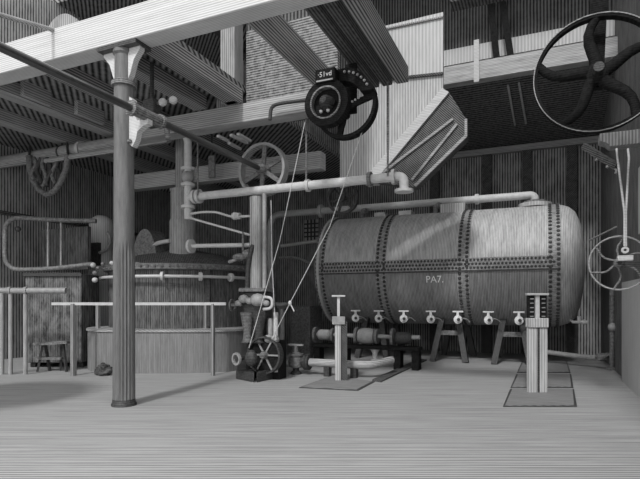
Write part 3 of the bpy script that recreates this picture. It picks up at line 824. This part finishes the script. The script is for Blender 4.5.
# ropes
def rope(pts, label, r=.008):
    solo('rope', MB().tube(pts, r, 8), ROPE, pts[-1], label, 'rope')
rope([at(305, 122, 8.5), at(280, 240, 8.75), ad(249, 348, 10.0)], 'taut rope from the grey beam down to the left of the belt wheel')
kn = at(290, 303, 8.7)
rope([at(362, 132, 7.72), at(330, 226, 8.4), kn, ad(272, 339, 10.0)], 'taut rope with a knot from the black pulley down to the belt wheel')
solo('rope_knot', MB().ball(kn, .035, 2, (1, 1, 1.4)).tube([kn, kn+Vector((.09, 0, -.16))], .012, 8), ROPE, kn, 'small knot with a loose end on the slanting rope', 'knot')
rope([at(271, 200, 8.88), at(272, 262, 8.88), at(276, 340, 8.8)], 'near vertical slack rope just right of the pump riser')
# gate valve right of engine
gv = fl(296, 374)
t = thing('gate_valve', 'dark flanged gate valve with a flat top handle right of the engine', 'valve', gv)
g = lambda dx, z: Vector((gv.x+dx, gv.y, z))
part('foot', MB().lathe([(.12, 0), (.12, .04), (.07, .08), (.07, .16)], gv, seg=20), IRON, t)
part('body', MB().lathe([(.05, .12), (.15, .16), (.17, .26), (.15, .36), (.1, .4)], gv, seg=24), IRONM, t)
part('bonnet', MB().lathe([(.16, .4), (.16, .44), (.06, .47), (.04, .62)], gv, seg=20), IRONM, t)
part('handle', MB().bar(g(-.17, .63), g(.17, .63), .06, .035), PIPEM, t)
part('side_port', MB().ball(g(-.2, .22), .08).cyl(g(-.3, .22), g(0, .22), .06), PIPEM, t)
m = MB(); flange(m, g(.24, .27), XA, .17, .05); flange(m, g(.3, .27), XA, .17, .05); m.cyl(g(0, .27), g(.3, .27), .09); part('flange', m, IRON, t)
# floor pipe
a = g(.33, .27); b = Vector((at(371, 360, gv.y).x, gv.y, .27))
m = MB().tube(fillet([a, (b.x, b.y, .27), (b.x+.2, b.y+.8, .3)], .3), .085)
t = thing('floor_pipe', 'pale pipe lying low behind the left gauge post', 'pipe', (a.lerp(b, .5).x, gv.y, .0))
part('tube', m, LAG, t)
part('support', MB().box(a.x+.35, a.x+.47, gv.y-.08, gv.y+.08, 0, .2), IRON, t)
part('support', MB().box(b.x-.42, b.x-.3, gv.y-.08, gv.y+.08, 0, .2), IRON, t)
# pump row below the tank
PB = 11.5
pp = at(366, 336, PB)
t = thing('feed_pump', 'row of flanged pump barrels below the left part of the tank', 'pump', (pp.x, PB, 0))
zc = pp.z
X = lambda u: at(u, 336, PB).x
part('drive_shaft', MB().cyl((X(314), PB, zc), (X(420), PB, zc), .05), PIPEM, t)
for u, r_ in ((316, .19), (333, .17), (357, .2), (377, .18), (393, .2)):
    m = MB(); flange(m, (X(u), PB, zc), XA, r_, .06); part('flange', m, IRONM, t)
part('barrel', MB().lathe([(.1, 0), (.16, .03), (.19, .15), (.19, .3), (.16, .4), (.1, .43)], (X(358), PB, zc), XA, 28), PIPEM, t)
part('barrel', MB().lathe([(.08, 0), (.13, .05), (.13, .3), (.08, .36)], (X(318), PB, zc), XA, 28), PIPEM, t)
part('barrel', MB().lathe([(.09, 0), (.14, .05), (.14, .3), (.07, .4)], (X(395), PB, zc-.02), XA, 28), IRON, t)
part('outlet', MB().lathe([(.12, zc-.3), (.06, zc-.4), (.06, .22), (.1, .2), (.1, .14)], (X(375), PB, 0), (0, 0, 1), 20), PIPE, t)
part('bed', MB().box(X(314), X(420), PB-.15, PB+.25, zc-.3, zc-.22), IROND, t, .01)
for u in (318, 345, 398, 416):
    part('stand', MB().box(X(u)-.08, X(u)+.08, PB-.1, PB+.2, 0, zc-.3), IROND, t)
p = at(282, 330, 11.8)
t = thing('pillar_tap', 'slim iron standpipe with a flat head right of the pump', 'standpipe', (p.x, 11.8, 0))
part('pipe', MB().cyl((p.x, 11.8, 0), (p.x, 11.8, at(282, 308, 11.8).z), .07), PIPEM, t)
part('head', MB().lathe([(.07, 0), (.2, .1), (.2, .17)], (p.x, 11.8, at(282, 309, 11.8).z)), PIPEM, t)
p = at(305, 320, 13.2)
m = MB().box(p.x-.42, p.x+.2, 13.1, 14.0, 0, at(300, 306, 13.2).z)
solo('iron_locker', m, IRONM, (p.x, 13.5, 0), 'plain dark iron box standing left of the tank end', 'box', .02)
a, b = at(281, 246, 15.0), at(318, 241, 15.0)
solo('rear_pipe', MB().tube([a, b], .055), PIPE, a, 'upper level pipe behind the left end of the tank', 'pipe', 0)
a, b = at(279, 258, 15.2), at(316, 266, 15.2)
solo('rear_pipe', MB().tube(fillet([a, at(296, 257, 15.2), b], .4), .045), PIPEM, a, 'lower bent pipe behind the left end of the tank', 'pipe', 0)
a, b = at(304, 241, 15.95), at(318, 219, 15.95)
t = thing('wall_grille', 'pale gridded panel on the back wall left of the tank', 'grille', at(311, 241, 15.95))
part('panel', MB().box(a.x, b.x, 15.98, YBK, a.z, b.z), PLANK, t)
m = MB()
for k in range(1, 5): z = a.z+(b.z-a.z)*k/5; m.box(a.x, b.x, 15.95, 15.99, z-.025, z+.025)
for k in range(1, 4): x = a.x+(b.x-a.x)*k/4; m.box(x-.025, x+.025, 15.95, 15.99, a.z, b.z)
part('bars', m, IRON, t)

# ================================================================ gauge posts and floor hatches
p = fl(341, 382)
p1 = fl(340.5, 381)
def gauge(p, h, w, teeth, label):
    t = thing('gauge_post', label, 'post', p)
    c_ = lambda dx, dy, z: Vector(p)+to_build((dx, dy, z))
    zb = h*(.70)
    ox = 0 if teeth else -.05
    for s, wm in ((-1, 1.1), (1, .9)):
        part('upright', MB().bar(c_(s*w*.27, 0, 0), c_(s*w*.27, 0, zb), w*.46, .09, to_build((0, 1, 0))), PLANK if s < 0 or teeth else DARKW, t)
    part('dark_slot', MB().bar(c_(w*.02, -.01, 0), c_(w*.02, -.01, zb), w*.1, .095, to_build((0, 1, 0))), IRON, t)
    part('clamp', MB().bar(c_(ox-w*.53, 0, zb+.02), c_(ox+w*.53, 0, zb+.02), .16, .16), PIPEM if not teeth else PLANK, t, .01)
    part('stem', MB().bar(c_(ox, 0, zb), c_(ox, 0, h), w*.22, .05, to_build((0, 1, 0))), PIPE, t)
    if teeth:
        for s in (-1, 1):
            m = MB().bar(c_(s*w*.33, .01, zb), c_(s*w*.33, .01, h-.02), w*.34, .06, to_build((0, 1, 0))).second(PIPEM)
            for k in range(5): m.bar(c_(s*w*.31-.03, -.03, zb+.13+k*.075), c_(s*w*.31+.03, -.03, zb+.13+k*.075), .016, .016)
            part('toothed_rack', m, IROND, t)
    part('cap', MB().bar(c_(ox-w*.55, 0, h), c_(ox+w*.55, 0, h), .14, .035), PIPE, t, .004)
    return t
gauge(fl(341, 381), 1.68, .24, False, 'slim T topped post on the floor hatch before the pump row')
gauge(fl(537, 393), 1.70, .32, True, 'wider pale plank post with toothed racks on the long right floor hatch')
gs = 'boards of the right floor hatch'
qs = [((503, 407), (577, 407), (574, 389.5), (510, 389.5), 'nearest dark board of the long floor hatch under the right post'),
      ((510.5, 388), (573.5, 388), (571, 374.5), (516.5, 374.5), 'middle dark board of the long floor hatch behind the right post'),
      ((517, 373), (570.5, 373), (567, 362), (522, 362), 'farthest dark board of the long floor hatch by the tank legs')]
for a, b, c_, d_, lab in qs:
    t = thing('floor_hatch', lab, 'floor hatch', fl((a[0]+b[0])/2, (a[1]+c_[1])/2), gs)
    cs = [fl(*q_) for q_ in (a, b, c_, d_)]; cc = sum(cs, Vector())/4
    part('edge', MB().prism([cc+(q_-cc)*1.0 for q_ in cs], (0, 0, .012)), IRON, t)
    part('board', MB().prism([q_+(cc-q_).normalized()*.06+Vector((0, 0, .012)) for q_ in cs], (0, 0, .008)), PLATE, t)
t = thing('floor_hatch', 'dark floor hatch around the foot of the slim T topped post', 'floor hatch', fl(341, 384))
cs = [fl(299, 388), fl(358, 391), fl(375, 382), fl(331, 376.5)]; cc = sum(cs, Vector())/4
part('edge', MB().prism(cs, (0, 0, .012)), IRON, t)
part('board', MB().prism([q_+(cc-q_).normalized()*.06+Vector((0, 0, .012)) for q_ in cs], (0, 0, .008)), PLATE, t)
m = MB().prism([fl(372, 381), fl(381, 382.5), fl(427, 360.5), fl(419, 359.5)], (0, 0, .03))
solo('floor_kerb', m, DARKW, fl(400, 370), 'dark narrow kerb on the floor slanting back below the tank', 'kerb')

# right hand corner fittings
p = ad(612, 360, 11.6); p.z = 0
t = thing('wall_standpipe', 'upright dark pipe with a round valve at the foot of the right wall', 'standpipe', p)
part('pipe', MB().cyl(p, (p.x, p.y, ad(612, 290, 11.6).z), .055), IRONM, t)
part('valve', MB().ball((p.x, p.y-.06, ad(612, 327, 11.6).z), .1), PIPEM, t)
part('foot', MB().lathe([(.12, 0), (.12, .05), (.06, .08)], p), IRONM, t)
m = MB().tube(fillet([ad(547, 352, 12.7), ad(575, 356, 12.3), ad(600, 358, 11.9), ad(608, 355, 11.75)], .3), .06)
t = thing('drain_hose', 'pale pipe lying low along the floor at the right corner', 'pipe', ad(580, 362, 12.1))
part('tube', m, PIPEM, t)
m = MB().ball(ad(602, 357, 11.8), .12, 2, (1.3, .8, .8)).bar(ad(598, 360, 11.8), ad(611, 353, 11.6), .05, .05); part('coupling', m, IRONM, t)
a = ad(590, 240, 12.0); b = ad(618, 226, 11.2)
t = thing('wall_lever', 'thin lever rod on the right wall behind the small wheel', 'lever', b)
part('rod', MB().tube([a, b, (XR, b.y, b.z)], .02), PIPEM, t)

# belt bars by the pulley, half hidden wheel, pale loft board, made-up shadow-casting platform off-frame at the left
for k, (u0, v0, u1, v1) in enumerate(((218, 136, 228, 141), (229, 143, 240, 149), (231, 135, 247, 143), (238, 134, 250, 141))):
    a = at(u0, v0, 9.3); b = at(u1, v1, 9.3); zz = 5.0
    a = ad(u0, v0, FPX*(zz-EYE)/(HOR-v0)); b = ad(u1, v1, FPX*(zz-EYE)/(HOR-v1))
    solo('belt_bar', MB().bar(a, b, .07, .05), PIPE, a, ['leftmost short', 'second short', 'upper middle short', 'rightmost short'][k]+' pale bar above the spoked pulley, parallel to the line shaft', 'bar', 0, 'short pale bars above the spoked pulley')
q = at(343, 198, 11.6)
t = thing('idler_wheel', 'dark wheel half hidden behind the main pipe above the tank end', 'wheel', q)
part('rim', MB().ring(q, (0, 1, 0), .40, .34, .12, 40), IRON, t)
part('hub', MB().cyl(q+Vector((0, -.1, 0)), q+Vector((0, .1, 0)), .08), IRON, t)
for k in range(6):
    d_ = Vector((math.cos(k*PI/3+.2), 0, math.sin(k*PI/3+.2)))
    part('spoke', MB().bar(q+d_*.06, q+d_*.36, .05, .04, (0, 1, 0)), IRON, t)
p = wb(-6.3, 6.0, 0)  # unseen platform, added only to throw the dark patch on the floor
t = thing('shadow_platform', 'made-up round platform on four legs outside the view, casting the left floor shadow', 'platform', p)
part('top', MB().lathe([(1.25, 2.65), (1.25, 2.85)], p, seg=40), CASING, t)
for sx, sy in ((-1, -1), (-1, 1), (1, -1), (1, 1)):
    part('leg', MB().cyl(p+Vector((sx*.75, sy*.75, 0)), p+Vector((sx*.75, sy*.75, 2.65)), .05), CASING, t)
